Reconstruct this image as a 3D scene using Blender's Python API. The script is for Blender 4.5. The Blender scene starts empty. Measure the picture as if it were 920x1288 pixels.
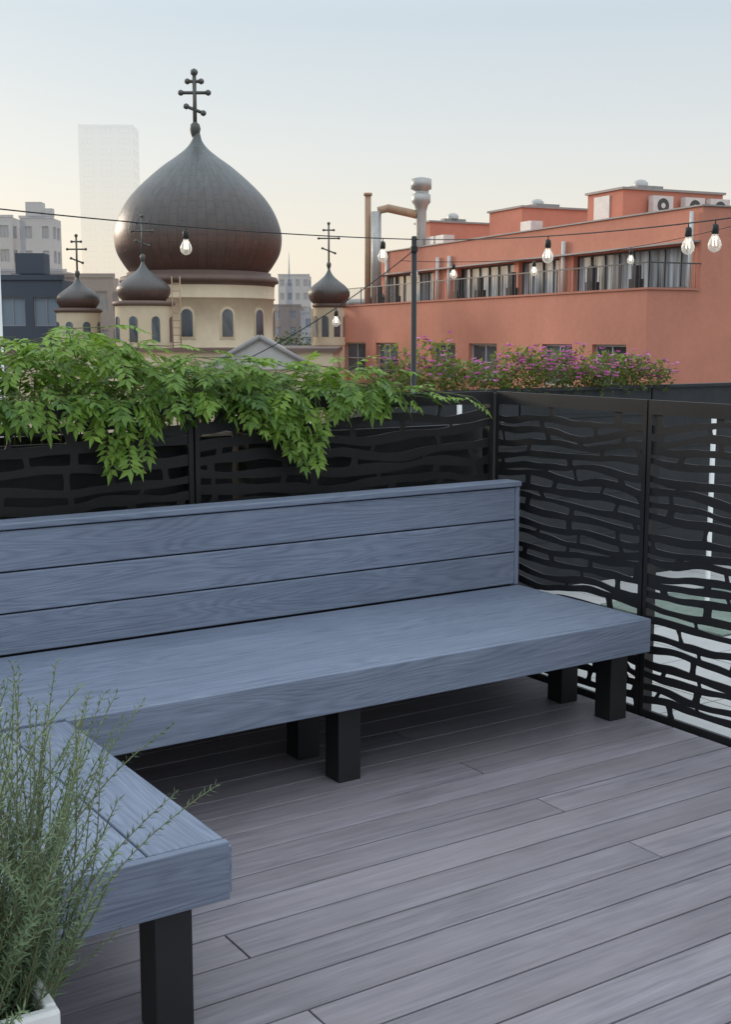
import bpy, math, random
from mathutils import Vector, Matrix, noise
random.seed(7)
R = random.random
U = random.uniform
TH = math.radians(33.2)
ORG = (0.719, 5.688)      # terrace corner (rear right corner of the seat)

# ------------------------------------------------------------------ mesh builder
class MB:
    def __init__(s, rot=0.0, org=(0, 0)):
        s.v = []; s.f = []; s.m = []; s.gc = []; s.var = []
        s.c = math.cos(rot); s.s = math.sin(rot); s.o = org
        s.smooth = []
    def P(s, p):
        return (s.o[0] + s.c*p[0] - s.s*p[1], s.o[1] + s.s*p[0] + s.c*p[1], p[2])
    def add(s, vs, fs, m=0, gc=None, var=0.5, sm=False):
        b = len(s.v)
        for i, p in enumerate(vs):
            s.v.append(s.P(p)); s.gc.append(gc[i] if gc else tuple(p)); s.var.append(var)
        for f in fs:
            s.f.append(tuple(b+i for i in f)); s.m.append(m); s.smooth.append(sm)
    def box(s, x0, x1, y0, y1, z0, z1, m=0, axis='x', var=None):
        vs = [(x0,y0,z0),(x1,y0,z0),(x1,y1,z0),(x0,y1,z0),(x0,y0,z1),(x1,y0,z1),(x1,y1,z1),(x0,y1,z1)]
        fs = [(0,3,2,1),(4,5,6,7),(0,1,5,4),(1,2,6,5),(2,3,7,6),(3,0,4,7)]
        o = (U(0,40), U(0,40), U(0,40))
        if axis == 'x': gc = [(p[0]+o[0], p[1]+o[1], p[2]+o[2]) for p in vs]
        elif axis == 'y': gc = [(p[1]+o[0], p[0]+o[1], p[2]+o[2]) for p in vs]
        else: gc = [(p[2]+o[0], p[0]+o[1], p[1]+o[2]) for p in vs]
        s.add(vs, fs, m, gc, R() if var is None else var)
    def prism(s, poly, fn, m=0):
        n = len(poly)
        vs = [fn(u, v, 0) for u, v in poly] + [fn(u, v, 1) for u, v in poly]
        fs = [tuple(range(n))[::-1], tuple(range(n, 2*n))]
        for i in range(n):
            j = (i+1) % n
            fs.append((i, j, n+j, n+i))
        s.add(vs, fs, m)
    def lathe(s, cx, cy, prof, seg=32, m=0, sm=True):
        vs = []; fs = []
        for r, z in prof:
            for i in range(seg):
                a = 2*math.pi*i/seg
                vs.append((cx+r*math.cos(a), cy+r*math.sin(a), z))
        for k in range(len(prof)-1):
            for i in range(seg):
                j = (i+1) % seg
                fs.append((k*seg+i, k*seg+j, (k+1)*seg+j, (k+1)*seg+i))
        s.add(vs, fs, m, sm=sm)
    def tube(s, pts, r, seg=8, m=0, r2=None):
        pts = [Vector(p) for p in pts]; n = len(pts); vs = []; fs = []
        for k, p in enumerate(pts):
            t = (pts[min(k+1, n-1)] - pts[max(k-1, 0)]).normalized()
            a = Vector((0,0,1)) if abs(t.z) < .9 else Vector((1,0,0))
            e1 = t.cross(a).normalized(); e2 = t.cross(e1)
            rr = r if r2 is None else r + (r2-r)*k/(n-1)
            for i in range(seg):
                w = 2*math.pi*i/seg
                vs.append(tuple(p + e1*math.cos(w)*rr + e2*math.sin(w)*rr))
        for k in range(n-1):
            for i in range(seg):
                j = (i+1) % seg
                fs.append((k*seg+i, k*seg+j, (k+1)*seg+j, (k+1)*seg+i))
        fs.append(tuple(range(seg))[::-1]); fs.append(tuple((n-1)*seg+i for i in range(seg)))
        s.add(vs, fs, m, sm=True)
    def leaf(s, base, d, nrm, L, W, m=0, var=.5, fold=.15, droop=.12):
        d = d.normalized(); side = d.cross(nrm)
        if side.length < 1e-4: side = Vector((1,0,0))
        side.normalize(); n = side.cross(d)
        c = base + d*L*.45 - n*W*fold
        l = base + d*L*.42 + side*W*.5
        r = base + d*L*.42 - side*W*.5
        t = base + d*L - Vector((0,0,1))*L*droop
        s.add([tuple(base), tuple(r), tuple(t), tuple(l), tuple(c)], [(0,1,4),(1,2,4),(2,3,4),(3,0,4)], m, var=var)
    def done(s, name, mats, parent=None, bevel=0):
        xs = [p[0] for p in s.v]; ys = [p[1] for p in s.v]; zs = [p[2] for p in s.v]
        c = Vector(((min(xs)+max(xs))/2, (min(ys)+max(ys))/2, min(zs)))
        me = bpy.data.meshes.new(name)
        me.from_pydata([(p[0]-c.x, p[1]-c.y, p[2]-c.z) for p in s.v], [], s.f)
        for m in mats: me.materials.append(m)
        me.polygons.foreach_set("material_index", s.m)
        me.polygons.foreach_set("use_smooth", s.smooth)
        a = me.attributes.new("gc", 'FLOAT_VECTOR', 'POINT')
        a.data.foreach_set("vector", [q for p in s.gc for q in p])
        a = me.attributes.new("var", 'FLOAT', 'POINT')
        a.data.foreach_set("value", s.var)
        me.update()
        ob = bpy.data.objects.new(name, me)
        bpy.context.scene.collection.objects.link(ob)
        ob.location = c
        if parent:
            ob.parent = parent; ob.location = c - parent.location
        if bevel:
            b = ob.modifiers.new("bevel", 'BEVEL'); b.width = bevel; b.segments = 2; b.limit_method = 'ANGLE'
        return ob

def empty(name, loc=(0,0,0)):
    e = bpy.data.objects.new(name, None); e.location = loc; e.empty_display_size = .3
    bpy.context.scene.collection.objects.link(e); return e
def TB(): return MB(TH, ORG)

# ------------------------------------------------------------------ materials
class NT:
    def __init__(s, name):
        s.mat = bpy.data.materials.new(name); s.mat.use_nodes = True
        s.t = s.mat.node_tree; s.b = s.t.nodes['Principled BSDF']; s.out = s.t.nodes['Material Output']
    def l(s, a, b): s.t.links.new(a, b)
    def math(s, op, a, b=None, clamp=False):
        nd = s.t.nodes.new('ShaderNodeMath'); nd.operation = op; nd.use_clamp = clamp
        for i, x in enumerate((a, b)):
            if x is None: continue
            if isinstance(x, (int, float)): nd.inputs[i].default_value = x
            else: s.l(x, nd.inputs[i])
        return nd.outputs[0]
    def mix(s, f, a, b, mode='MIX'):
        nd = s.t.nodes.new('ShaderNodeMixRGB'); nd.blend_type = mode
        for i, x in enumerate((f, a, b)):
            if isinstance(x, (int, float)): nd.inputs[i].default_value = x
            elif isinstance(x, tuple): nd.inputs[i].default_value = (*x[:3], 1)
            else: s.l(x, nd.inputs[i])
        return nd.outputs[0]
    def noise(s, vec, scale, detail=3, rough=.55, sc=(1,1,1), dist=0):
        mp = s.t.nodes.new('ShaderNodeMapping'); mp.inputs['Scale'].default_value = sc
        s.l(vec, mp.inputs['Vector'])
        nd = s.t.nodes.new('ShaderNodeTexNoise')
        nd.inputs['Scale'].default_value = scale; nd.inputs['Detail'].default_value = detail
        nd.inputs['Roughness'].default_value = rough; nd.inputs['Distortion'].default_value = dist
        s.l(mp.outputs[0], nd.inputs['Vector']); return nd.outputs['Fac']
    def attr(s, name, out='Vector'):
        a = s.t.nodes.new('ShaderNodeAttribute'); a.attribute_name = name; return a.outputs[out]
    def bump(s, h, strength=.3, dist=.01):
        b = s.t.nodes.new('ShaderNodeBump'); b.inputs['Strength'].default_value = strength
        b.inputs['Distance'].default_value = dist
        s.l(h, b.inputs['Height']); s.l(b.outputs[0], s.b.inputs['Normal'])
    def remap(s, v, a, b, c, d):
        nd = s.t.nodes.new('ShaderNodeMapRange')
        for i, x in enumerate((a, b, c, d)): nd.inputs[i+1].default_value = x
        s.l(v, nd.inputs[0]); return nd.outputs[0]

def sc3(c, k): return tuple(min(1, x*k) for x in c)
def mat(name, col, rough=.6, metal=0, nscale=3, amt=.15, bump=.0, bd=.01, streak=None, spec=.5):
    m = NT(name); g = m.attr('gc')
    f = m.noise(g, nscale, 5, .6, streak or (1,1,1))
    f2 = m.noise(g, nscale*9, 4)
    ff = m.remap(m.math('ADD', m.math('MULTIPLY', f, .7), m.math('MULTIPLY', f2, .3)), .3, .7, 0, 1)
    m.l(m.mix(ff, sc3(col, 1-amt), sc3(col, 1+amt)), m.b.inputs['Base Color'])
    m.b.inputs['Roughness'].default_value = rough; m.b.inputs['Metallic'].default_value = metal
    m.b.inputs['Specular IOR Level'].default_value = spec
    if bump: m.bump(f2, bump, bd)
    return m.mat

def board_mat(name, dark, light, ring=.5, rough=.6, boardvar=.12, bumpd=.0015, blot=.3, warm=None, rf=110.0, midw=.35):
    m = NT(name); g = m.attr('gc'); v = m.attr('var', 'Fac')
    n1 = m.noise(g, 1.0, 1.5, .4, (.8, 8, 8), .3)
    rings = m.math('SINE', m.math('MULTIPLY', n1, rf))
    rings = m.math('POWER', m.remap(rings, -1, 1, 0, 1), .6)
    fine = m.noise(g, 1.0, 4, .65, (7, 230, 230))
    mid = m.noise(g, 1.0, 4, .6, (1.8, 38, 38))
    blt = m.noise(g, 2.2, 3, .6)
    tot = ring*.5 + .6 + midw + blot
    f = m.math('ADD', m.math('MULTIPLY', rings, ring*.5), m.math('MULTIPLY', fine, .6))
    f = m.math('ADD', f, m.math('MULTIPLY', mid, midw))
    f = m.math('ADD', f, m.math('MULTIPLY', blt, blot))
    f = m.remap(f, tot*.36, tot*.64, 0, 1)
    c = m.mix(f, dark, light)
    if warm:
        w = m.remap(m.noise(g, 1.1, 3, .5, (1, 5, 1)), .4, .65, 0, 1)
        c = m.mix(m.math('MULTIPLY', w, .5), c, warm)
    bright = m.remap(v, 0, 1, 1-boardvar, 1+boardvar)
    cm = m.t.nodes.new('ShaderNodeCombineColor')
    for i in range(3): m.l(bright, cm.inputs[i])
    c = m.mix(1.0, c, cm.outputs[0], 'MULTIPLY')
    m.l(c, m.b.inputs['Base Color'])
    m.l(m.remap(fine, .3, .7, rough-.08, rough+.12), m.b.inputs['Roughness'])
    m.bump(m.math('ADD', m.math('MULTIPLY', rings, ring), m.math('MULTIPLY', fine, .8)), .8, bumpd)
    return m.mat

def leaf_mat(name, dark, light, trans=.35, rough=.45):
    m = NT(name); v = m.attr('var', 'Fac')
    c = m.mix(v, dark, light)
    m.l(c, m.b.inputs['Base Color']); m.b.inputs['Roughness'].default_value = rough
    tr = m.t.nodes.new('ShaderNodeBsdfTranslucent'); m.l(m.mix(.5, c, light), tr.inputs[0])
    mx = m.t.nodes.new('ShaderNodeMixShader'); mx.inputs[0].default_value = trans
    m.l(m.b.outputs[0], mx.inputs[1]); m.l(tr.outputs[0], mx.inputs[2]); m.l(mx.outputs[0], m.out.inputs[0])
    return m.mat

def glass_mat(name, col, rough=.08, amt=.6, ns=.35, streak=(1,1,1)):
    m = NT(name); g = m.attr('gc')
    f = m.remap(m.noise(g, ns, 3, .5, streak), .35, .65, 0, 1)
    m.l(m.mix(f, sc3(col, 1-amt), sc3(col, 1+amt)), m.b.inputs['Base Color'])
    m.b.inputs['Roughness'].default_value = rough; m.b.inputs['Specular IOR Level'].default_value = .9
    return m.mat

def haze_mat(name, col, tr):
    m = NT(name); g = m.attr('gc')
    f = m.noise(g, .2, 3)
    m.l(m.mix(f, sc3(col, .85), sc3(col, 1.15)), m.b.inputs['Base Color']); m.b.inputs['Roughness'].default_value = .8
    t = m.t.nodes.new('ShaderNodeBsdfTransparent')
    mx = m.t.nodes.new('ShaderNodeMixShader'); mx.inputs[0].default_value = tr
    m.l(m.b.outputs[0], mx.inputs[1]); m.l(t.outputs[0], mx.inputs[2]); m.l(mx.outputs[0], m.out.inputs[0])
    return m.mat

M_bench = board_mat('bench_composite', (.125,.152,.215), (.24,.28,.37), ring=.26, rough=.5, boardvar=.06, bumpd=.0013, blot=.25, rf=150.0, midw=.32)
M_deck = board_mat('deck_composite', (.145,.132,.15), (.34,.31,.345), ring=.10, rough=.45, boardvar=.10, bumpd=.0008, blot=.40, warm=(.26,.225,.235), midw=.75)
M_black = mat('black_powdercoat', (.012,.0125,.014), .5, 0, 6, .25, .08, .001)
M_fence = mat('fence_black_metal', (.017,.0165,.018), .45, 0, 4, .3, .05, .001, spec=.35)
M_under = mat('deck_joist_dark', (.02,.018,.018), .9)
M_planterd = mat('dark_planter', (.020,.022,.026), .7, 0, 5, .4, .1)
M_roof = mat('roof_pavers', (.48,.48,.47), .8, 0, 2, .12, .1)
M_white = mat('white_paint', (.78,.78,.76), .5, 0, 5, .05)
M_soil = mat('soil', (.05,.035,.025), .95, 0, 30, .5, .6)
M_green = mat('green_turf', (.20,.25,.21), .9, 0, 8, .3)
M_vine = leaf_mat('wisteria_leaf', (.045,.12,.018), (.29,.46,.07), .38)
M_stem = mat('vine_stem', (.12,.14,.05), .7)
M_fl_leaf = leaf_mat('flower_leaf', (.05,.09,.02), (.29,.34,.07), .3)
M_fl = leaf_mat('magenta_petals', (.52,.06,.36), (.80,.28,.62), .3)
M_rose = leaf_mat('rosemary_leaf', (.05,.10,.045), (.21,.29,.15), .2, .5)
M_rstem = mat('rosemary_stem', (.16,.17,.09), .8)
M_orange = mat('orange_stucco', (.575,.235,.16), .85, 0, .35, .13, .3, .03)
M_orange2 = mat('orange_stucco_dark', (.48,.20,.14), .85, 0, .4, .10)
M_coping = mat('coping_grey', (.30,.28,.27), .6)
M_pale = mat('pale_stone', (.52,.50,.47), .7, 0, 1, .1)
M_glass = glass_mat('window_glass', (.08,.10,.12))
M_curt = glass_mat('curtained_glass', (.27,.32,.36), .12, .85, 1.1, (1.4,1.4,.15))
M_frame = mat('window_frame', (.06,.06,.06), .5)
M_framew = mat('window_frame_pale', (.45,.43,.42), .5)
M_cream = mat('church_cream', (.66,.54,.38), .85, 0, .3, .14, .25, .04)
M_trim = mat('church_trim', (.16,.105,.085), .6, .2, .5, .2)
M_cross = mat('bronze_cross', (.11,.11,.10), .5, .4, 2, .2)
M_metal = mat('galvanised_metal', (.45,.44,.42), .45, .5, 1, .2)
M_tan = mat('tan_pipe', (.42,.27,.17), .6, 0, 1, .2)
M_ac = mat('ac_white', (.62,.62,.60), .5)
M_city = mat('city_ground', (.12,.12,.12), .95, 0, .05, .3)

def dome_mat():
    m = NT('patinated_copper'); g = m.attr('gc')   # gc = (angle/turn, height 0..1, radius)
    sp = m.t.nodes.new('ShaderNodeSeparateXYZ'); m.l(g, sp.inputs[0])
    a, h = sp.outputs[0], sp.outputs[1]
    n = m.noise(g, 1.0, 4, .6, (9, 5, 1)); n2 = m.noise(g, 1, 4, .7, (60, 9, 1))
    ramp = m.t.nodes.new('ShaderNodeValToRGB'); cr = ramp.color_ramp
    cr.elements[0].position = 0; cr.elements[0].color = (.16,.085,.065,1)
    cr.elements[1].position = 1; cr.elements[1].color = (.15,.18,.18,1)
    for p, c in ((.2,(.17,.10,.08,1)),(.29,(.105,.088,.082,1)),(.48,(.12,.108,.103,1)),(.62,(.135,.145,.145,1))):
        e = cr.elements.new(p); e.color = c
    m.l(m.math('ADD', h, m.math('MULTIPLY', m.math('SUBTRACT', n, .5), .2)), ramp.inputs[0])
    c = m.mix(m.remap(n2, .3, .7, 0, .6), ramp.outputs[0], (.07,.057,.052))
    fr = m.math('FRACT', m.math('MULTIPLY', a, 56.0))
    seam = m.math('LESS_THAN', fr, .10)
    row = m.math('FRACT', m.math('ADD', m.math('MULTIPLY', h, 11.0), m.math('MULTIPLY', m.math('FLOOR', m.math('MULTIPLY', a, 56.0)), .5)))
    seam2 = m.math('LESS_THAN', row, .05)
    s = m.math('MAXIMUM', seam, seam2)
    c = m.mix(m.math('MULTIPLY', s, .3), c, (.03,.03,.03))
    m.l(c, m.b.inputs['Base Color']); m.b.inputs['Roughness'].default_value = .42; m.b.inputs['Metallic'].default_value = .3
    m.bump(m.math('ADD', s, n2), .4, .05)
    return m.mat
M_dome = dome_mat()

# ------------------------------------------------------------------ DECK
mb = TB()
pitch = .1485
y0 = -.42 + pitch/2 + pitch*4
k = 0
while y0 - pitch*k > -6.8:
    a1 = y0 - pitch*k - .003; a0 = a1 - pitch + .006
    q = (k-4) % 3
    joints = {0: [-.95, -4.2], 2: [-2.32, -5.3], 1: [-3.45]}[q]
    xs = [.055] + joints + [-6.6]
    for i in range(len(xs)-1):
        mb.box(xs[i+1]+.0025, xs[i]-.0025, a0, a1, -.025, 0, 0, 'x')
    k += 1
mb.box(-6.6, .05, -6.8, .32, -.20, -.04, 1)
mb.done('wooden_deck', [M_deck, M_under], bevel=.0022)

# ------------------------------------------------------------------ BENCH (L-shaped)
bench = empty('corner_bench', (0, 4.5, 0))
mb = TB()
W = .85
n = 4; w = W/n
for i in range(n):
    a0 = -W + i*w + (.026 if i == 0 else .0018); a1 = -W + (i+1)*w - .0018
    mb.box(-3.40, -.026, a0, a1, .425, .450, 0, 'x')
mb.box(-2.50, 0, -W-.001, -W+.024, .308, .4495, 0, 'x')
mb.box(-.024, .0015, -W+.0245, 0, .308, .4495, 0, 'y')
mb.done('seat', [M_bench], bench, .004)
mb = TB()
ws = [.192, .192, .192, .192, .08]
x = -2.502
for wi in ws:
    mb.box(x-wi+.006, x, -1.905, -W-.004, .425, .450, 0, 'y'); x -= wi
mb.box(x, -2.4985, -1.932, -1.907, .308, .4495, 0, 'x')
mb.box(-2.5005, -2.4765-.0, -1.9, -W-.03, .308, .4235, 0, 'y')
mb.done('side_seat', [M_bench], bench, .004)
mb = TB()
for i in range(3):
    z0 = .456 + i*.1535
    mb.box(-3.40, -.022, .002, .027, z0, z0+.1475, 0, 'x')
mb.box(-.020, .004, .000, .10, .452, .914, 0, 'z')
mb.box(-3.40, .008, -.008, .105, .916, .940, 0, 'x')
mb.done('backrest', [M_bench], bench, .004)
mb = TB()
mb.box(-3.38, -.03, .03, .09, .40, .912, 0)
mb.box(-3.35, -.05, -.80, -.76, .30, .42, 0); mb.box(-3.35, -.05, -.12, -.08, .30, .42, 0)
mb.box(-3.36, -3.32, -1.88, -.85, .31, .42, 0); mb.box(-2.56, -2.52, -1.88, -.87, .31, .42, 0)
mb.done('frame', [M_black], bench)
li = 1
for (x, y) in [(-.07,-.70),(-.07,-.40),(-1.41,-.69),(-1.41,-.40),(-2.63,-1.855),(-3.28,-1.855),(-2.75,-.70),(-2.75,-.2),(-.07,.06)]:
    mb = TB(); mb.box(x-.047, x+.047, y-.047, y+.047, 0, .424 if y < 0 else .45, 0, 'z')
    mb.done('leg_%d' % li, [M_black], bench, .003); li += 1

# ------------------------------------------------------------------ LASER-CUT FENCES
def panel(mb, axis, a0, a1, pos, z0, z1, pitch, bar, seed, web=(.10,.30)):
    rnd = random.Random(seed)
    def pt(a, d, z): return (a, pos+d, z) if axis == 'x' else (pos+d, a, z)
    def fbox(b0, b1, c0, c1, th=.008):
        if axis == 'x': mb.box(b0, b1, pos-th, pos+th, c0, c1, 0)
        else: mb.box(pos-th, pos+th, b0, b1, c0, c1, 0)
    fbox(a0, a1, z1-.06, z1); fbox(a0, a1, z0, z0+.04)
    fbox(a0, a0+.022, z0+.0405, z1-.0605); fbox(a1-.022, a1, z0+.0405, z1-.0605)
    zz0 = z0+.035; zz1 = z1-.055
    n = int(round((zz1-zz0)/pitch))
    p = (zz1-zz0)/n
    def cz(i, a):
        if i <= 0: return zz0
        if i >= n: return zz1
        return zz0 + i*p + .014*math.sin(a*3.6+i*.55+seed) + p*.6*(noise.noise(Vector((a*3.0, i*.6+seed*7, 1.3)))) + p*.12*noise.noise(Vector((a*8, i*3.7+seed, 5)))
    def th(i, a): return bar*(.5+.26*noise.noise(Vector((a*5.0, i*2.1, seed+9.0))))
    N = int((a1-a0)/.022)
    t = .003
    for i in range(1, n):
        vs = []; fs = []
        for k in range(N+1):
            a = a0+.01 + (a1-a0-.02)*k/N
            c = cz(i, a); h = th(i, a)
            vs += [pt(a,-t,c-h), pt(a,-t,c+h), pt(a,t,c+h), pt(a,t,c-h)]
            if k:
                b = 4*(k-1)
                for q in range(4):
                    r = (q+1) % 4
                    fs.append((b+q, b+r, b+4+r, b+4+q))
        mb.add(vs, fs, 0)
    for i in range(n):
        a = a0 + rnd.uniform(.02, .2)
        while a < a1-.03:
            wd = rnd.uniform(.014, .04); fl = rnd.uniform(.003, .010)
            sl = rnd.uniform(-.012, .012)
            zb = cz(i, a); zt = cz(i+1, a)
            if zt-zb > .005:
                lo = zb + th(i, a)*.6 if i else zb; hi = zt - th(i+1, a)*.6 if i+1 < n else zt
                m_ = (lo+hi)/2; dz = (hi-lo)
                poly = [(-wd/2-fl-sl, lo-.004), (wd/2+fl-sl, lo-.004), (wd/2+fl*.25-sl*.5, lo+dz*.25), (wd/2, m_), (wd/2+fl*.25+sl*.5, hi-dz*.25),
                        (wd/2+fl+sl, hi+.004), (-wd/2-fl+sl, hi+.004), (-wd/2-fl*.25+sl*.5, hi-dz*.25), (-wd/2, m_), (-wd/2-fl*.25-sl*.5, lo+dz*.25)]
                tt = .002
                mb.prism([(a+u, v) for u, v in poly], lambda u, v, s_: pt(u, -tt if s_ == 0 else tt, v), 0)
            a += rnd.uniform(*web)

ZT = 1.345
mb = TB()
for i, (a0, a1) in enumerate([(-1.52+.004, .075), (-3.13, -1.52-.004), (-4.74, -3.138)]):
    panel(mb, 'x', a0, a1, .30, .04, ZT, .066, .040, 11+i, (.14,.40))
for x in (-1.52, -3.134, .09):
    mb.box(x-.025, x+.025, .312, .362, -.15, ZT-.01, 0)
mb.done('laser_cut_fence', [M_fence])
mb = TB()
b = .285
for i in range(5):
    panel(mb, 'y', b-1.0*(i+1)+.004, b-1.0*i-.004, .09, -.02, ZT, .056, .030, 31+i, (.18,.50))
    mb.box(.102, .142, b-1.0*(i+1)-.02, b-1.0*(i+1)+.02, -.15, ZT-.01, 0)
mb.done('laser_cut_fence', [M_fence])

# ------------------------------------------------------------------ planter + wisteria behind rear fence
mb = TB()
for a in (-4.6, -2.9, -1.2):
    x0, x1 = a, a+1.62
    mb.box(x0, x1, .42, .45, -.12, 1.18); mb.box(x0, x1, .85, .88, -.12, 1.18)
    mb.box(x0, x0+.03, .4505, .8495, -.12, 1.18); mb.box(x1-.03, x1, .4505, .8495, -.12, 1.18)
    mb.box(x0+.031, x1-.031, .451, .849, .9, 1.13, 1)
    for zz in (.15,.45,.75,1.05): mb.box(x0, x1, .415, .419, zz, zz+.012)
mb.done('planter_box', [M_planterd, M_soil])

def lerp_tab(tab, x):
    if x <= tab[0][0]: return tab[0][1]
    for (a, b), (c, d) in zip(tab, tab[1:]):
        if x <= c: return b + (d-b)*(x-a)/(c-a)
    return tab[-1][1]
def compound(mb, base, d, L, n, ll, v0, m=0, ms=1):
    d = d.normalized(); p = base.copy(); step = L/n
    pts = [p.copy()]
    for i in range(n):
        d = (d + Vector((0,0,-1))*.13).normalized()
        p = p + d*step; pts.append(p.copy())
        if i < 1: continue
        side = d.cross(Vector((0,0,1)))
        if side.length < .1: side = Vector((1,0,0))
        side.normalize(); up = side.cross(d)
        k = 1 - .35*abs(i/n-.5)
        for sg in (-1, 1):
            ld = side*sg*U(.8,1.1) + d*U(.35,.7) - up*U(-.05,.35)
            mb.leaf(p + Vector((U(-.003,.003),)*3), ld, up + Vector((U(-.4,.4), U(-.4,.4), 0)), ll*k*U(.8,1.15), ll*.42, m, min(1, max(0, v0+U(-.22,.22))))
    mb.leaf(p, d, up, ll*1.1, ll*.42, m, v0)
    mb.tube([tuple(q) for q in pts[::2]+[pts[-1]]], .0014, 3, ms)
top = [(-3.2,.20),(-2.6,.17),(-2.32,.17),(-2.2,.25),(-2.05,.28),(-1.9,.28),(-1.7,.21),(-1.5,.17),(-1.35,.16),(-1.1,.13),(-.85,.12),(-.6,.09),(-.45,.04),(-.3,0)]
mb = TB()
for i in range(880):
    x = U(-3.1, -.40)
    if x > -1.0 and R() < .35: continue
    h = lerp_tab(top, x) + .05*noise.noise(Vector((x*6, 3, 1)))
    y = U(.24, .82); z = ZT - .05 + (h+.05)*R()**.85
    if y < .34 and z < ZT: z = ZT + .02
    ang = U(0, 2*math.pi)
    d = Vector((math.cos(ang), math.sin(ang)*.8-.2, U(-.2,.6)))
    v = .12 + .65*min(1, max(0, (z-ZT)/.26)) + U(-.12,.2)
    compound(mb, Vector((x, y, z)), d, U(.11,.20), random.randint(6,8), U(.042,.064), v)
def hang(x, width, drop, cnt):
    for i in range(cnt):
        xx = x + random.gauss(0, width); t = R()
        z = ZT + .05 - (drop-.1)*t*(1-min(1, abs(xx-x)/(3*width))*.5)
        d = Vector((U(-.8,.8), -.5, U(-.9,-.1)))
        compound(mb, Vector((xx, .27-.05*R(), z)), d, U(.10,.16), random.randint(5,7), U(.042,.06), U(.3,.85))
    mb.tube([(x-.05,.5,ZT+.02),(x,.27,ZT+.05),(x+.01,.25,ZT-drop*.5),(x+.03,.26,ZT-drop*.9)], .003, 5, 1)
hang(-1.82, .05, .32, 20); hang(-2.0, .08, .12, 12); hang(-1.06, .05, .37, 26); hang(-1.22, .06, .18, 14)
hang(-1.5, .09, .08, 11); hang(-2.25, .08, .12, 12); hang(-.8, .07, .12, 8); hang(-.58, .05, .10, 6); hang(-.95, .03, .38, 5)
for (x0, x1, z1) in [(-.75,-.40,.02),(-.8,-.3,-.03),(-.6,-.12,-.02),(-1.5,-1.25,-.04)]:
    pts = []
    for i in range(7):
        t = i/6; pts.append(Vector((x0+(x1-x0)*t, .33-.12*t, ZT+.06+(z1-.06)*t)))
    mb.tube([tuple(p) for p in pts], .002, 4, 1)
    for p in pts[2:]:
        compound(mb, p, Vector((U(.2,1), -.4, U(-.3,.3))), U(.07,.11), 4, .045, U(.5,.9))
for i in range(30):
    x = U(-3.0,-.7); h = lerp_tab(top, x)
    mb.tube([(x,U(.5,.7),1.0),(x+U(-.1,.1),U(.4,.6),ZT+h*.4),(x+U(-.3,.3),U(.3,.5),ZT+h*.85)], .004, 5, 1, .0015)
for i in range(14):
    x = U(-2.35,-.6); h = lerp_tab(top, x)
    pts = [Vector((x, .45, ZT+h*.6)), Vector((x+U(-.05,.1), .4, ZT+h+.01)), Vector((x+U(.0,.2), .35, ZT+h+U(-.02,.04)))]
    mb.tube([tuple(p) for p in pts], .002, 4, 1)
    compound(mb, pts[-1], Vector((U(-.3,1), -.3, U(0,.5))), U(.10,.15), 5, .05, .9)
    compound(mb, pts[1], Vector((U(-1,.5), -.4, .2)), U(.10,.15), 5, .05, .8)
mb.done('wisteria_vine', [M_vine, M_stem])

# ------------------------------------------------------------------ neighbouring roof terrace
mb = TB()
mb.box(.06, 14, -9, 14, -16, -.15, 0); mb.box(-12, .0595, .33, 3.2, -16, -.152, 0)
for i in range(12):
    for k in range(14):
        x0 = .16+i*.61; yy = 1.9-k*.61
        mb.box(x0, x0+.602, yy-.602, yy, -.148, -.11, 1, var=R())
mb.done('neighbour_roof_terrace', [M_coping, M_roof])
mb = TB()
mb.box(1.8, 4.8, .3, 1.3, -.105, -.095)
mb.done('green_turf_mat', [M_green], bevel=.003)
mb = TB()
for i in range(4):
    x0 = .45 + i*1.25
    mb.box(x0, x0+1.235, 2.0, 2.04, -.15, 1.24); mb.box(x0, x0+1.235, 2.4, 2.44, -.15, 1.24)
    mb.box(x0, x0+.03, 2.041, 2.399, -.15, 1.24); mb.box(x0+1.205, x0+1.235, 2.041, 2.399, -.15, 1.24)
    mb.box(x0+.031, x0+1.204, 2.041, 2.399, .9, 1.2, 1)
    for z in (.2,.5,.8,1.05): mb.box(x0, x0+1.235, 1.992, 1.998, z, z+.02)
    mb.box(x0-.004, x0+1.239, 1.98, 2.06, 1.2405, 1.262)
mb.done('planter_box', [M_planterd, M_soil])

def flowers(name, x0, x1, y0, y1, z, h, nl, nf, fx):
    mb = TB()
    def prof(x):
        t = (x-x0)/(x1-x0)
        return h*(.5+.5*math.sin(math.pi*min(1, max(0, t)))**.6)*(1+.8*noise.noise(Vector((x*7, 2, 7))))
    for i in range(nl):
        x = U(x0, x1); hh = prof(x)
        zz = z + hh*R()**.7; d = Vector((U(-1,1), U(-1,.6), U(-.2,1)))
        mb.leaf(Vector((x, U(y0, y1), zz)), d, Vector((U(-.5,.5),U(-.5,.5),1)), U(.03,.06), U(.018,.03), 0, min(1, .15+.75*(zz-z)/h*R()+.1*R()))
    for i in range(nf):
        x = (random.choice(fx) + random.gauss(0, .11)) if R() < .65 else U(x0, x1)
        x = min(x1, max(x0, x))
        p = Vector((x, U(y0-.08, y1), z + prof(x)*U(.6,1.15)))
        v = R()
        for q in range(6):
            a = q*math.pi/3+R(); mb.leaf(p, Vector((math.cos(a), math.sin(a), U(.1,.8))), Vector((0,0,1)), U(.022,.034), .027, 1, v)
    for i in range(int((x1-x0)*26)):
        x = U(x0, x1); mb.tube([(x,(y0+y1)/2,z-.06),(x+U(-.08,.08),U(y0,y1),z+h*U(.5,.85))], .002, 4, 2)
    mb.done(name, [M_fl_leaf, M_fl, M_stem])
flowers('flowering_plant', .66, 1.40, 1.96, 2.35, 1.2, .29, 1600, 70, [.95,1.25,1.3])
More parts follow.
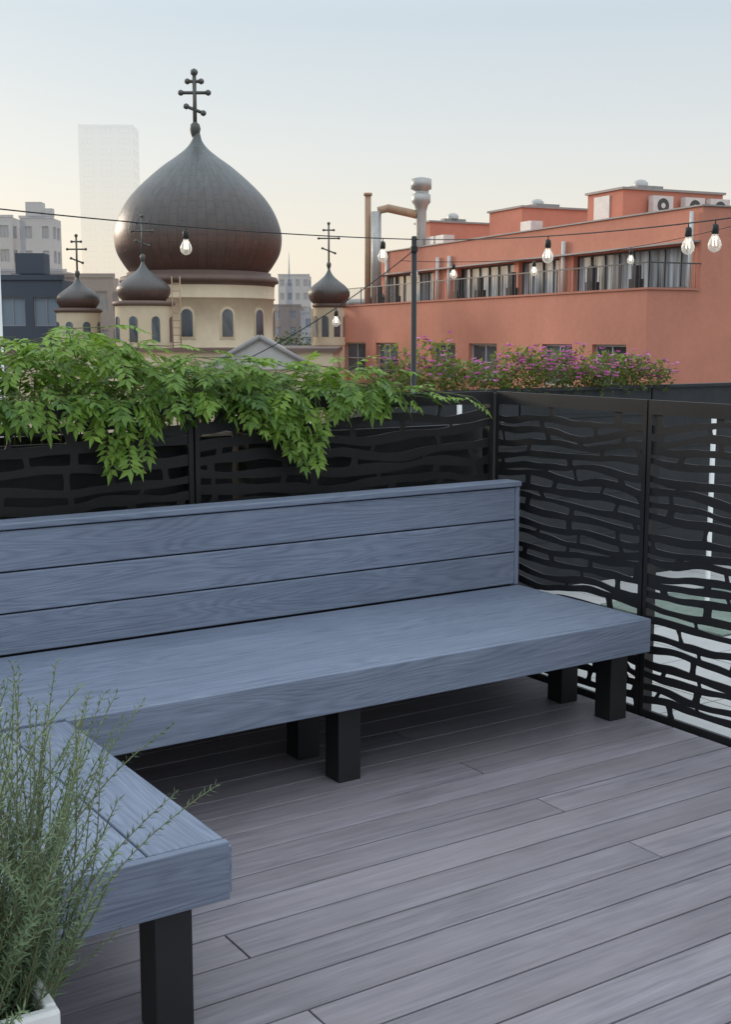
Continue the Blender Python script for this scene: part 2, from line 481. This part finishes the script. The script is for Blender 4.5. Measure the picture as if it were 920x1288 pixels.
flowers('flowering_plant', 1.48, 2.42, 1.94, 2.35, 1.2, .29, 2000, 170, [2.1,2.25,1.95,1.7])
flowers('flowering_plant', 2.40, 3.12, 1.94, 2.35, 1.2, .27, 1600, 110, [2.5,3.0,2.85])

for nm, x, y, zt in [('white_post',.95,1.7,1.2),('white_post',2.35,.9,1.18)]:
    mb = TB(); mb.lathe(x, y, [(.001,zt+.01),(.016,zt),(.016,-.09),(.06,-.088),(.06,-.105)], 12, 0)
    mb.done(nm, [M_white])

# ------------------------------------------------------------------ rosemary in white planter
s = .19
mb = MB(TH*.9, (-.735, 1.86))
for (x0,x1,y0,y1) in [(-s,s,-s,-s+.022),(-s,s,s-.022,s),(-s,-s+.022,-s+.0222,s-.0222),(s-.022,s,-s+.0222,s-.0222)]:
    mb.box(x0,x1,y0,y1,0,.562,0)
mb.box(-s+.023, s-.023, -s+.023, s-.023, .02, .50, 1)
mb.done('white_planter_pot', [M_white, M_soil], bevel=.006)
mb = MB(0, (-.69, 1.89))
for i in range(360):
    a = U(0, 2*math.pi); lean = U(.02, .42)
    L = U(.22,.62)*(1-.35*lean)
    if i % 9 == 0: lean = U(.5,.9); L = U(.18,.30)
    d = Vector((math.cos(a)*lean + .04, math.sin(a)*lean, 1)).normalized()
    r0 = .16*math.sqrt(R())
    p = Vector((math.cos(a)*r0, math.sin(a)*r0, .48)); pts = [p.copy()]
    nn = int(L/.012); curl = Vector((U(-.018,.014), U(-.018,.018), U(-.015,.03)))
    v = U(.1,.85)
    for k in range(nn):
        d = (d + curl + Vector((U(-.03,.03),U(-.03,.03),0))).normalized(); p = p + d*.012; pts.append(p.copy())
        if k < 3: continue
        e = d.cross(Vector((math.cos(k*2.4), math.sin(k*2.4), .1))).normalized()
        for q in range(3):
            w = k*1.1 + q*2.09
            o = (e*math.cos(w) + d.cross(e)*math.sin(w))
            mb.leaf(p, o*.9 + d*U(.4,.9), d, U(.018,.032)*(1-.4*k/nn), .0034, 0, min(1,max(0,v+.15*k/nn+U(-.25,.25))), .1, .0)
    mb.tube([tuple(q) for q in pts[::3]+[pts[-1]]], .0018, 4, 1, .0008)
mb.done('rosemary_plant', [M_rose, M_rstem])

# ------------------------------------------------------------------ string lights and pole
M_glow = NT('bulb_filament'); M_glow.b.inputs['Emission Color'].default_value = (1,.80,.55,1); M_glow.b.inputs['Emission Strength'].default_value = 5; M_glow = M_glow.mat
mg = NT('bulb_glass'); mg.b.inputs['Roughness'].default_value = .05; mg.b.inputs['Base Color'].default_value = (.9,.88,.82,1)
t_ = mg.t.nodes.new('ShaderNodeBsdfTransparent'); mx = mg.t.nodes.new('ShaderNodeMixShader')
fz = mg.t.nodes.new('ShaderNodeLayerWeight'); fz.inputs[0].default_value = .45
mg.l(mg.remap(fz.outputs['Facing'], 0, 1, .3, .9), mx.inputs[0])
mg.l(t_.outputs[0], mx.inputs[1]); mg.l(mg.b.outputs[0], mx.inputs[2]); mg.l(mx.outputs[0], mg.out.inputs[0])
M_bulb = mg.mat
def bulb(mb, p, k=1.0):
    x, y, z = p
    mb.tube([(x,y,z),(x,y,z-.022*k)], .003*k, 6, 0)
    mb.lathe(x, y, [(.004*k,z-.015*k),(.013*k,z-.02*k),(.015*k,z-.03*k),(.015*k,z-.055*k),(.012*k,z-.058*k)], 12, 0)
    mb.lathe(x, y, [(.011*k,z-.056*k),(.014*k,z-.066*k),(.024*k,z-.084*k),(.0285*k,z-.100*k),(.026*k,z-.116*k),(.016*k,z-.128*k),(.001,z-.133*k)], 16, 1)
    for a in range(4):
        w = a*math.pi/2+.4; r = .007*k
        mb.tube([(x+r*math.cos(w),y+r*math.sin(w),z-.066*k),(x+r*1.4*math.cos(w),y+r*1.4*math.sin(w),z-.105*k)], .0013*k, 4, 2)
def string(name, a, b, sag, ts, r=.0032, k=1.0, nb=28):
    mb = MB(); a = Vector(a); b = Vector(b)
    f = lambda t: a.lerp(b, t) - Vector((0,0,4*sag*t*(1-t)))
    mb.tube([tuple(f(i/nb)) for i in range(nb+1)], r, 6, 0)
    for t in ts: bulb(mb, f(t), k)
    mb.done(name, [M_black, M_bulb, M_glow])
string('string_lights', (-2.1,4.6,2.155), (.28,7.2,2.16), .035, [.5234,.923])
string('string_lights', (.28,7.2,2.16), (1.75,4.75,2.10), .04, [.421,.749,.802])
string('string_lights', (.28,7.2,2.10), (-.9,7.0,1.38), .06, [.38], k=.8)
string('string_lights', (.30,10.8,2.26), (3.4,11.2,2.62), .12, [.04,.15,.38,.66], .003, 1.1)
mb = MB(); mb.lathe(.28, 7.2, [(.001,2.18),(.016,2.175),(.016,-.09),(.07,-.085),(.07,-.11)], 12, 0)
mb.lathe(.28, 7.2, [(.022,2.12),(.022,2.09)], 12, 0)
mb.done('string_light_pole', [M_black])
mb = MB(); mb.lathe(-1.76, 5.95, [(.001,1.935),(.02,1.93),(.02,-.145),(.05,-.15)], 12, 0)
mb.done('white_post', [M_white])

# ------------------------------------------------------------------ facade helper
def facade(mb, x0, x1, z0, z1, y, ops, depth=.25, mw=0, mg_=1, mf=2, frame=.08, mull=(1,0), flip=False, swap=False):
    def q(x, d, z): return (x, y+d, z) if not swap else (y-d, x, z)
    def quad(pts, m): mb.add(pts, [(0,1,2,3)], m)
    X = sorted(set([x0, x1] + [o[0] for o in ops] + [o[1] for o in ops]))
    Z = sorted(set([z0, z1] + [o[2] for o in ops] + [o[3] for o in ops]))
    for i in range(len(X)-1):
        for k in range(len(Z)-1):
            cx = (X[i]+X[i+1])/2; cz = (Z[k]+Z[k+1])/2
            if any(o[0] < cx < o[1] and o[2] < cz < o[3] for o in ops): continue
            quad([q(X[i],0,Z[k]), q(X[i+1],0,Z[k]), q(X[i+1],0,Z[k+1]), q(X[i],0,Z[k+1])], mw)
    for (a, b, c, d) in ops:
        quad([q(a,0,c),q(a,depth,c),q(a,depth,d),q(a,0,d)], mw); quad([q(b,0,c),q(b,0,d),q(b,depth,d),q(b,depth,c)], mw)
        quad([q(a,0,c),q(b,0,c),q(b,depth,c),q(a,depth,c)], mw); quad([q(a,0,d),q(a,depth,d),q(b,depth,d),q(b,0,d)], mw)
        quad([q(a,depth,c),q(b,depth,c),q(b,depth,d),q(a,depth,d)], mg_)
        def fb(xa, xb, za, zb):
            p = [q(xa, depth-.08, za), q(xb, depth-.01, zb)]
            mb.box(min(p[0][0],p[1][0]), max(p[0][0],p[1][0]), min(p[0][1],p[1][1]), max(p[0][1],p[1][1]), za, zb, mf)
        fb(a, a+frame, c, d); fb(b-frame, b, c, d); fb(a+frame, b-frame, c, c+frame); fb(a+frame, b-frame, d-frame, d)
        nx, nz = mull
        if nx < 0: nx = max(1, int(round((b-a)/(-nx))) - 1)
        for i in range(nx):
            xm = a + (b-a)*(i+1)/(nx+1); fb(xm-frame*.4, xm+frame*.4, c+frame, d-frame)
        for i in range(nz):
            zm = c + (d-c)*(i+1)/(nz+1); fb(a+frame+.001, b-frame-.001, zm-frame*.3, zm+frame*.3)

# ------------------------------------------------------------------ ORANGE BUILDING
RB = math.radians(-65.5); OB = (12.37, 54.7)
orange = empty('orange_apartment_building', (12.37, 54.7, -16))
mb = MB(RB, OB)
f1 = 1.099
wins = [(30.36,27.13),(25.66,22.67),(18.57,15.9),(14.47,11.7),(7.64,5.21),(3.7,1.28)]
ops = [(-a*f1, -b*f1, -.75, 1.30) for a, b in wins]
ops2 = []
for fl in range(1, 4):
    ops2 += [(a, b, c-3.6*fl, d-3.6*fl) for a, b, c, d in ops]
facade(mb, -35.8, 0, -16, 3.70, 0, ops+ops2, .3, 0, 1, 2, .10, (1, 1))
for a, b, c, d in ops: mb.box(a-.1, b+.1, -.06, -.003, c-.12, c-.002, 3)
facade(mb, 0, 16, -16, 3.70, 0, [(a, a+2.2, -.6-3.6*k_, 1.3-3.6*k_) for a in (8.0, 12.0) for k_ in range(3)], .3, 0, 1, 2, .1, (1,0), swap=True)
mb.add([(-35.8,0,3.7),(0,0,3.7),(0,16,3.7),(-35.8,16,3.7),(-35.8,0,-16),(-35.8,16,-16)], [(0,1,2,3),(0,3,5,4)], 0)
mb.add([(-35.8,16,-16),(0,16,-16),(0,16,3.7),(-35.8,16,3.7)], [(0,1,2,3)], 0)
mb.done('lower_walls', [M_orange, M_glass, M_framew, M_orange2], orange)
mb = MB(RB, OB)
mb.box(-35.9, .08, -.08, 2.8, 3.705, 3.80, 0); mb.box(-.05, .08, 2.81, 2.89, 3.705, 3.8, 0)
mb.done('balcony_slab', [M_orange2], orange)
mb = MB(RB, OB)
bays = [(-33.0,-25.8),(-22.6,-16.0),(-15.5,-11.4),(-10.1,-.6)]
opsU = [(a, b, 3.85, 5.80) for a, b in bays]
facade(mb, -33.6, 0, 3.8, 7.40, 2.9, opsU, .35, 0, 1, 2, .09, (-1.15, 0))
facade(mb, 2.9, 16, 3.7, 7.40, 0, [], swap=True)
mb.add([(-33.6,2.9,7.4),(0,2.9,7.4),(0,16,7.4),(-33.6,16,7.4),(-33.6,2.9,3.7),(-33.6,16,3.7)], [(0,1,2,3),(0,3,5,4)], 0)
mb.done('upper_walls', [M_orange, M_curt, M_frame], orange)
mb = MB(RB, OB)
mb.box(-33.7, .1, 2.8, 3.05, 7.402, 7.47); mb.box(-.15, .1, 3.06, 16, 7.402, 7.47)
mb.box(-33.6, -.1, 2.5, 2.89, 5.84, 5.92)
mb.done('coping', [M_coping], orange)
mb = MB(RB, OB)
x = -35.7
while x < 0:
    mb.box(x, x+.02, -.015, .005, 3.80, 4.85); x += .30
y = .2
while y < 2.8:
    mb.box(.0, .02, y, y+.02, 3.80, 4.85); y += .30
mb.box(-35.8, .04, -.035, .02, 4.852, 4.91); mb.box(-.01, .045, .021, 2.88, 4.852, 4.91)
x = -35.8
while x < 0: mb.box(x, x+.06, -.03, .03, 3.80, 4.85); x += 2.6
mb.done('railing', [M_frame], orange)
mb = MB(RB, OB)
for x in (-24.9,-23.4,-10.8): mb.tube([(x,2.75,3.8),(x,2.75,6.6)], .12, 8, 0)
mb.tube([(-.5,2.7,3.8),(-.5,2.7,7.2)], .10, 8, 0)
for x in (-31,-28.5,-20,-17.5,-14,-6.5,-3):
    mb.box(x, x+.5, 1.2, 1.7, 3.8, 4.3, 1); mb.box(x+.1,x+.4,1.3,1.6,4.301,4.9+R()*.3,1)
mb.done('balcony_items', [M_ac, M_planterd], orange)
mb = MB(RB, OB)
for (x0,x1,y0,y1,zt) in [(-13,-9.8,5.7,12.3,9.3),(-24.5,-20.6,6.2,11.7,9.4),(-33,-30.9,5.3,10,9.35)]:
    mb.box(x0,x1,y0,y1,7.41,zt,0); mb.box(x0-.12,x1+.12,y0-.12,y1+.12,zt+.002,zt+.12,1)
    mb.box(x0+.8,x1-.8,y0+1.5,y0+3.2,zt+.122,zt+.38,1); mb.lathe((x0+x1)/2,y0+2.3,[(.4,zt+.382),(.4,zt+.6),(.25,zt+.75),(.01,zt+.8)],12,2)
mb.box(-12.3,-10.9,5.62,5.69,7.5,9.1,3)
mb.done('roof_penthouses', [M_orange, M_coping, M_metal, M_ac], orange)
mb = MB(RB, OB)
for y0 in (7.2, 9.3, 11.0):
    mb.box(-9.6,-9.2,y0,y0+1.3,8.0,9.0,0)
    vs = [( -9.19, y0+.65+.38*math.cos(q*math.pi/8), 8.5+.38*math.sin(q*math.pi/8)) for q in range(16)]
    mb.add(vs, [tuple(range(16))], 1)
    vs = [( -9.185, y0+.65+.14*math.cos(q*math.pi/8), 8.5+.14*math.sin(q*math.pi/8)) for q in range(16)]
    mb.add(vs, [tuple(range(16))], 0)
for y0 in (7.2, 9.3, 11.0): mb.box(-9.6,-9.2,y0+.1,y0+1.2,7.41,7.99,2)
for x in (-17.5,-28,-29.4):
    mb.box(x,x+1.1,4.2,5.0,7.41,8.2,0)
mb.done('air_conditioners', [M_ac, M_frame, M_metal], orange)
mb = MB()
mb.tube([(.16,84,3.8),(.16,84,11.0)], .22, 10, 1); mb.tube([(.16,84,10.98),(.16,84,11.15)], .3, 10, 1)
mb.tube([(.72,83.6,3.8),(.72,83.6,9.9)], .33, 12, 0)
mb.tube([(.72,83.6,9.4),(.95,83.6,10.0),(1.5,83.6,10.12),(3.0,83.6,9.8),(3.4,83.6,9.7)], .28, 10, 1)
mb.lathe(3.7,83.6,[(.35,7.4),(.35,9.9),(.45,10.3),(.62,10.5),(.62,11.0),(.5,11.05),(.5,11.3),(.68,11.35),(.68,12.0),(.3,12.1),(.01,12.15)],20,0)
mb.tube([(-2.7,84.8,3.9),(.0,84.6,3.95),(1.2,84,4.3)], .30, 10, 0)
mb.tube([(1.5,85.5,3.8),(1.5,85.5,7.4)], .15, 8, 0)
mb.done('rooftop_ducts', [M_metal, M_tan], orange)
mb = MB(); mb.box(-3.7,-2.75,84.5,96,-16,3.6,0); mb.tube([(-3.3,84.2,-10),(-3.3,84.2,3.7)],.22,10,1)
mb.done('side_annex', [M_cream, M_metal], orange)

# ------------------------------------------------------------------ CHURCH
church = empty('orthodox_church', (-9.32, 70, -16))
def dome(mb, cx, cy, prof, seg=64, m=0):
    z0 = min(p[1] for p in prof); z1 = max(p[1] for p in prof)
    pr = []
    P = [prof[0]] + prof + [prof[-1]]
    for i in range(1, len(P)-2):
        for k in range(5):
            t = k/5
            q = []
            for c in range(2):
                a, b, c_, d = P[i-1][c], P[i][c], P[i+1][c], P[i+2][c]
                q.append(.5*((2*b)+(-a+c_)*t+(2*a-5*b+4*c_-d)*t*t+(-a+3*b-3*c_+d)*t**3))
            pr.append(q)
    pr.append(list(prof[-1]))
    vs = []; gc = []; fs = []
    for r, z in pr:
        for i in range(seg+1):
            a = 2*math.pi*i/seg
            vs.append((cx+r*math.cos(a), cy+r*math.sin(a), z)); gc.append((i/seg, (z-z0)/(z1-z0), 0))
    for k in range(len(pr)-1):
        for i in range(seg):
            fs.append((k*(seg+1)+i, (k+1)*(seg+1)+i, (k+1)*(seg+1)+i+1, k*(seg+1)+i+1))
    mb.add(vs, fs, m, gc, sm=True)
def cross(mb, cx, cy, z0, H, m=0, t=.07):
    def bar(x0, z0_, x1, z1_, tt):
        mb.tube([(cx+x0,cy,z0_),(cx+x1,cy,z1_)], tt, 8, m)
        for (x, z) in ((x0,z0_),(x1,z1_)):
            mb.lathe(cx+x, cy, [(.001,z+tt*1.9),(tt*1.5,z+tt*1.1),(tt*1.9,z),(tt*1.5,z-tt*1.1),(.001,z-tt*1.9)], 10, m)
    bar(0, z0, 0, z0+H, t)
    w = H*.25
    bar(-w*.5, z0+H*.84, w*.5, z0+H*.84, t*.8)
    bar(-w, z0+H*.64, w, z0+H*.64, t*.8)
    bar(-w*.62, z0+H*.40, w*.62, z0+H*.28, t*.8)
    mb.lathe(cx, cy, [(.001,z0+t*4),(t*2.2,z0+t*2),(t*2.7,z0),(t*2.2,z0-t*2),(t*1.5,z0-t*4)], 14, m)
def arch(mb, cx, cy, r, ang, z0, z1, w, m, off=.03):
    poly = [(-w/2,z0),(w/2,z0)] + [(w/2*math.cos(q*math.pi/8), z1-w/2+w/2*math.sin(q*math.pi/8)) for q in range(0,9)]
    def fn(u, v, s_):
        rr = (r+off if s_ else r-.3)
        a2 = ang + u/r
        return (cx+rr*math.cos(a2), cy+rr*math.sin(a2), v)
    mb.prism(poly, fn, m)
cx, cy = -9.32, 70
rr = [.13,.20,.30,.60,1.15,1.95,2.92,3.74,4.29,4.59,4.63,4.50,4.12,3.80]
zz = [12.97,12.7,12.35,11.95,11.5,10.93,10.1,9.25,8.38,7.52,6.87,6.22,5.56,5.15]
mb = MB(); dome(mb, cx, cy, list(zip(rr, zz)), 96)
mb.done('main_dome', [M_dome], church)
mb = MB()
mb.lathe(cx, cy, [(3.8,5.2),(4.0,5.16),(4.02,5.0),(4.35,4.92),(4.42,4.75),(4.42,4.62),(4.25,4.56),(4.2,4.4)], 64, 0, True)
mb.done('cornice', [M_trim], church)
mb = MB()
mb.lathe(cx, cy, [(4.2,4.5),(4.18,3.8),(4.22,3.78),(4.22,3.70),(4.15,3.68),(4.15,1.2),(4.35,1.1),(4.35,.8),(4.15,.7),(4.15,-6)], 64, 0, True)
for k in range(12):
    a = -math.pi/2 + math.radians(28+30*k)
    arch(mb, cx, cy, 4.15, a, 1.55, 3.25, .86, 1, .04); arch(mb, cx, cy, 4.15, a, 1.68, 3.12, .60, 2, .06)
mb.done('drum', [M_cream, M_cream, M_glass], church)
mb = MB(); cross(mb, cx-.08, cy, 13.0, 3.0, 0, .115); mb.done('main_cross', [M_cross], church)
small = [('a',-11.04,62,5.5,3.4,1.33,1.42,7.5),('b',-16.16,70,5.13,3.24,1.2,1.22,7.2),('c',-2.23,76,5.95,3.67,1.27,.95,8.4)]
np_ = [(0,.045),(.15,.09),(.28,.24),(.4,.48),(.53,.78),(.66,.97),(.78,1.0),(.9,.92),(1,.78)]
for (nm, x, y, zt, zb, r, dr, ct) in small:
    mb = MB(); dome(mb, x, y, [(r*q, zt-(zt-zb)*t) for t, q in np_], 40)
    mb.done('small_dome_'+nm, [M_dome], church)
    mb = MB(); mb.lathe(x, y, [(r*.75,zb+.04),(dr*1.08,zb-.02),(dr*1.1,zb-.18),(dr,zb-.25)], 32, 1)
    mb.lathe(x, y, [(dr,zb-.2),(dr,-6)], 32, 0)
    for k in range(8):
        a = -math.pi/2 + math.radians(-12+45*k) 
        arch(mb, x, y, dr, a, zb-2.0, zb-.75, .42, 2, .03)
    mb.lathe(x, y, [(dr*1.05,zb-2.3),(dr*1.05,zb-2.5)], 32, 0)
    mb.done('small_drum_'+nm, [M_cream, M_trim, M_glass], church)
    mb = MB(); cross(mb, x, y, zt+.05, ct-zt, 0, .055); mb.done('small_cross_'+nm, [M_cross], church)
mb = MB()
mb.box(-17.6,-1.6,60.5,82,-16,.9,0); mb.box(-17.8,-1.4,60.3,82.2,.902,1.1,1)
mb.box(-14.2,-8.5,59.0,60.4,-16,.6,0)
mb.add([(-7.5,57.5,.15),(-2.3,57.5,.15),(-4.9,57.5,1.62),(-7.5,62,.15),(-2.3,62,.15),(-4.9,62,1.62)], [(0,1,2),(0,2,5,3),(2,1,4,5),(3,5,4)], 3)
mb.box(-7.3,-2.5,57.6,62,-16,.148,0)
for sg in (-1,1):
    mb.tube([(-4.9,57.42,1.66),(-4.9+sg*2.75,57.42,.12)], .13, 6, 2)
mb.done('nave', [M_cream, M_trim, M_coping, M_pale], church)
mb = MB()
mb.tube([(-9.55,61.5,0),(-9.55,61.5,4.6)],.03,6); mb.tube([(-9.15,61.5,0),(-9.15,61.5,4.6)],.03,6)
for i in range(12): mb.tube([(-9.55,61.5,.3+i*.36),(-9.15,61.5,.3+i*.36)],.022,5)
mb.done('ladder', [M_tan], church)

# ------------------------------------------------------------------ city buildings
def block(name, x0, x1, y0, y1, z1, mw, mg_, mf, fw, fh, ww, wh, extra=None, z0=-16):
    mb = MB()
    ops = []
    nx = max(1, int((x1-x0)/fw)); nz = int((z1-z0-1)/fh)
    sx = (x1-x0)/nx
    for i in range(nx):
        for k in range(nz):
            c = z1-1.0-k*fh
            ops.append((x0+sx*(i+.5)-ww/2, x0+sx*(i+.5)+ww/2, c-wh, c))
    facade(mb, x0, x1, z0, z1, y0, ops, .2, 0, 1, 2, .06, (1,0))
    nx = max(1, int((y1-y0)/fw)); sy = (y1-y0)/nx; ops = []
    for i in range(nx):
        for k in range(nz):
            c = z1-1.0-k*fh
            ops.append((y0+sy*(i+.5)-ww/2, y0+sy*(i+.5)+ww/2, c-wh, c))
    facade(mb, y0, y1, z0, z1, x1, ops, .2, 0, 1, 2, .06, (1,0), swap=True)
    mb.add([(x0,y0,z1),(x1,y0,z1),(x1,y1,z1),(x0,y1,z1),(x0,y0,z0),(x0,y1,z0),(x1,y1,z0)], [(0,1,2,3),(0,3,5,4),(3,2,6,5)], 0)
    mb.box(x0-.1,x1+.1,y0-.1,y0+.2,z1+.002,z1+.3,0)
    if extra: extra(mb)
    return mb.done(name, [mw, mg_, mf])
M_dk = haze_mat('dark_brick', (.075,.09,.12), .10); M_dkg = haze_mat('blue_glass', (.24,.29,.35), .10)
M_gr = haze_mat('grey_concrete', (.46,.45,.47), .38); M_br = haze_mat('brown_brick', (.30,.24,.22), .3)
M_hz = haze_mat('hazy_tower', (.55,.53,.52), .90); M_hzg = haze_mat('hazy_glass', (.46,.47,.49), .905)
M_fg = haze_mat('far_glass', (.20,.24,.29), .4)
def ex1(mb):
    mb.box(-20.9,-19.2,74.6,76,5.4,6.6,0); mb.box(-26,-23,74.6,76,5.4,6.2,0)
def ex2(mb):
    mb.box(-43,-41,159,161,16.85,18.6,0); mb.box(-40.6,-39.6,159,160,16.85,17.8,0)
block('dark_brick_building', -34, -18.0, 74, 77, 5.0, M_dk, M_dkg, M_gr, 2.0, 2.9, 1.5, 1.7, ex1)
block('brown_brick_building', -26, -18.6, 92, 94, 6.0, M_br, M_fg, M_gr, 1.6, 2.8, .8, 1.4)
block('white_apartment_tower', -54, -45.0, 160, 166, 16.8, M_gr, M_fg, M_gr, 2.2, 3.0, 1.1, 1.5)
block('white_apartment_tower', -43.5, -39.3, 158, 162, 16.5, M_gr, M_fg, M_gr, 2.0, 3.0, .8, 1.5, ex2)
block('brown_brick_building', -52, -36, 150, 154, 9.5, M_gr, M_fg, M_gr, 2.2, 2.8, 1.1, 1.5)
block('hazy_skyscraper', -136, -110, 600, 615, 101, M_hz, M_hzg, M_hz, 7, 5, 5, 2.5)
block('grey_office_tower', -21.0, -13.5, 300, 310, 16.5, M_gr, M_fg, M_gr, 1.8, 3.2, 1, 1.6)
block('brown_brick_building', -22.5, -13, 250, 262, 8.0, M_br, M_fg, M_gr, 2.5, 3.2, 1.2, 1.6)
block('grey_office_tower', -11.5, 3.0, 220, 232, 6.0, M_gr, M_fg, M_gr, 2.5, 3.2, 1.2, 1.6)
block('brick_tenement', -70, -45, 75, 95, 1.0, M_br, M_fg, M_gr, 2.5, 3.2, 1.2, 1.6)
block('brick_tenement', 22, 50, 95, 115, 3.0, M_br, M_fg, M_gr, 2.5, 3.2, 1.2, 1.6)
mb = MB(); mb.tube([(-20.2,330,0),(-20.2,330,18),(-20.2,330,24)], .5, 6, 0, .05); mb.box(-21,-19.4,329,331,-16,16,0)
mb.done('distant_spire', [M_gr])
M_treeleaf = leaf_mat('tree_leaf', (.03,.055,.02), (.09,.14,.045), .2)
def tree(name, x, y, z0, zc, r, n):
    mb = MB(); mb.tube([(x,y,z0),(x+.2,y,(z0+zc)/2),(x,y,zc)], .25, 8, 1, .08)
    for i in range(7):
        a = i*.9; mb.tube([(x,y,zc-r*1.1),(x+r*.7*math.cos(a),y+r*.7*math.sin(a),zc+U(-.2,.5)*r)], .07, 5, 1, .02)
    cl = [Vector((x+U(-r,r)*.8,y+U(-r,r)*.8,zc+U(-.6,.6)*r)) for i in range(14)]
    for i in range(n):
        c = random.choice(cl); p = c + Vector((random.gauss(0,.25),random.gauss(0,.25),random.gauss(0,.2)))*r
        mb.leaf(p, Vector((U(-1,1),U(-1,1),U(-.4,1))), Vector((U(-1,1),U(-1,1),1)), U(.15,.3), U(.1,.18), 0, min(1,max(0,.4+(p.z-zc)/r*.5+U(-.2,.2))))
    mb.done(name, [M_treeleaf, M_stem])
tree('street_tree', -5.2, 88, -16, .2, 2.0, 2600)
tree('street_tree', -29.5, 72, -16, -.5, 2.4, 2600)

mb = MB(); mb.add([(-3000,-3000,-16),(3000,-3000,-16),(3000,3000,-16),(-3000,3000,-16)], [(0,1,2,3)], 0)
mb.done('ground', [M_city])
mb = TB(); mb.box(-12,.05,-9,.325,-15.99,-.21,0); mb.done('roof_slab', [M_coping])

# ------------------------------------------------------------------ sky, sun, camera
w = bpy.data.worlds.new("World"); bpy.context.scene.world = w; w.use_nodes = True
nt = w.node_tree; bg = nt.nodes['Background']
SE, SA = math.radians(12), math.radians(-48)
sky = nt.nodes.new('ShaderNodeTexSky'); sky.sky_type = 'NISHITA'; sky.sun_disc = False
sky.sun_elevation = SE; sky.sun_rotation = SA; sky.air_density = 1.2; sky.dust_density = 2.0; sky.ozone_density = 2.0
tc = nt.nodes.new('ShaderNodeTexCoord'); sp = nt.nodes.new('ShaderNodeSeparateXYZ'); nt.links.new(tc.outputs['Generated'], sp.inputs[0])
ramp = nt.nodes.new('ShaderNodeValToRGB'); cr = ramp.color_ramp
cr.elements[0].position = 0; cr.elements[0].color = (.54,.49,.41,1)
cr.elements[1].position = .65; cr.elements[1].color = (.84,.93,1.0,1)
for p, c in ((.07,(.53,.49,.43,1)),(.14,(.47,.475,.47,1)),(.24,(.38,.425,.46,1)),(.38,(.50,.57,.64,1))):
    e = cr.elements.new(p); e.color = c
nt.links.new(sp.outputs[2], ramp.inputs[0])
sc = nt.nodes.new('ShaderNodeMixRGB'); sc.blend_type = 'MULTIPLY'; sc.inputs[0].default_value = 1
nt.links.new(ramp.outputs[0], sc.inputs[1]); sc.inputs[2].default_value = (12,12,12,1)
mr = nt.nodes.new('ShaderNodeMapRange'); mr.inputs[1].default_value = .0; mr.inputs[2].default_value = .7; mr.inputs[3].default_value = .85; mr.inputs[4].default_value = .75
nt.links.new(sp.outputs[2], mr.inputs[0])
mx = nt.nodes.new('ShaderNodeMixRGB'); nt.links.new(mr.outputs[0], mx.inputs[0])
nt.links.new(sky.outputs[0], mx.inputs[1]); nt.links.new(sc.outputs[0], mx.inputs[2])
nt.links.new(mx.outputs[0], bg.inputs['Color']); bg.inputs['Strength'].default_value = .15
sun = bpy.data.lights.new('sun', 'SUN'); sun.energy = 1.5; sun.angle = math.radians(12); sun.color = (1,.86,.70)
so = bpy.data.objects.new('sun', sun); bpy.context.scene.collection.objects.link(so)
dv = Vector((math.sin(SA)*math.cos(SE), math.cos(SA)*math.cos(SE), math.sin(SE)))
so.rotation_euler = dv.to_track_quat('Z', 'Y').to_euler(); so.location = (-20, 20, 20)
cam = bpy.data.cameras.new('camera'); co = bpy.data.objects.new('camera', cam); bpy.context.scene.collection.objects.link(co)
cam.sensor_fit = 'VERTICAL'; cam.sensor_height = 36; cam.lens = 36*1546/1288
cam.clip_end = 6000; cam.clip_start = .05
co.location = (0, 0, 1.6); co.rotation_euler = (math.radians(90-8.06), 0, 0)
bpy.context.scene.camera = co
vs = bpy.context.scene.view_settings
vs.view_transform = 'Standard'; vs.look = 'None'; vs.exposure = 0; vs.gamma = 1
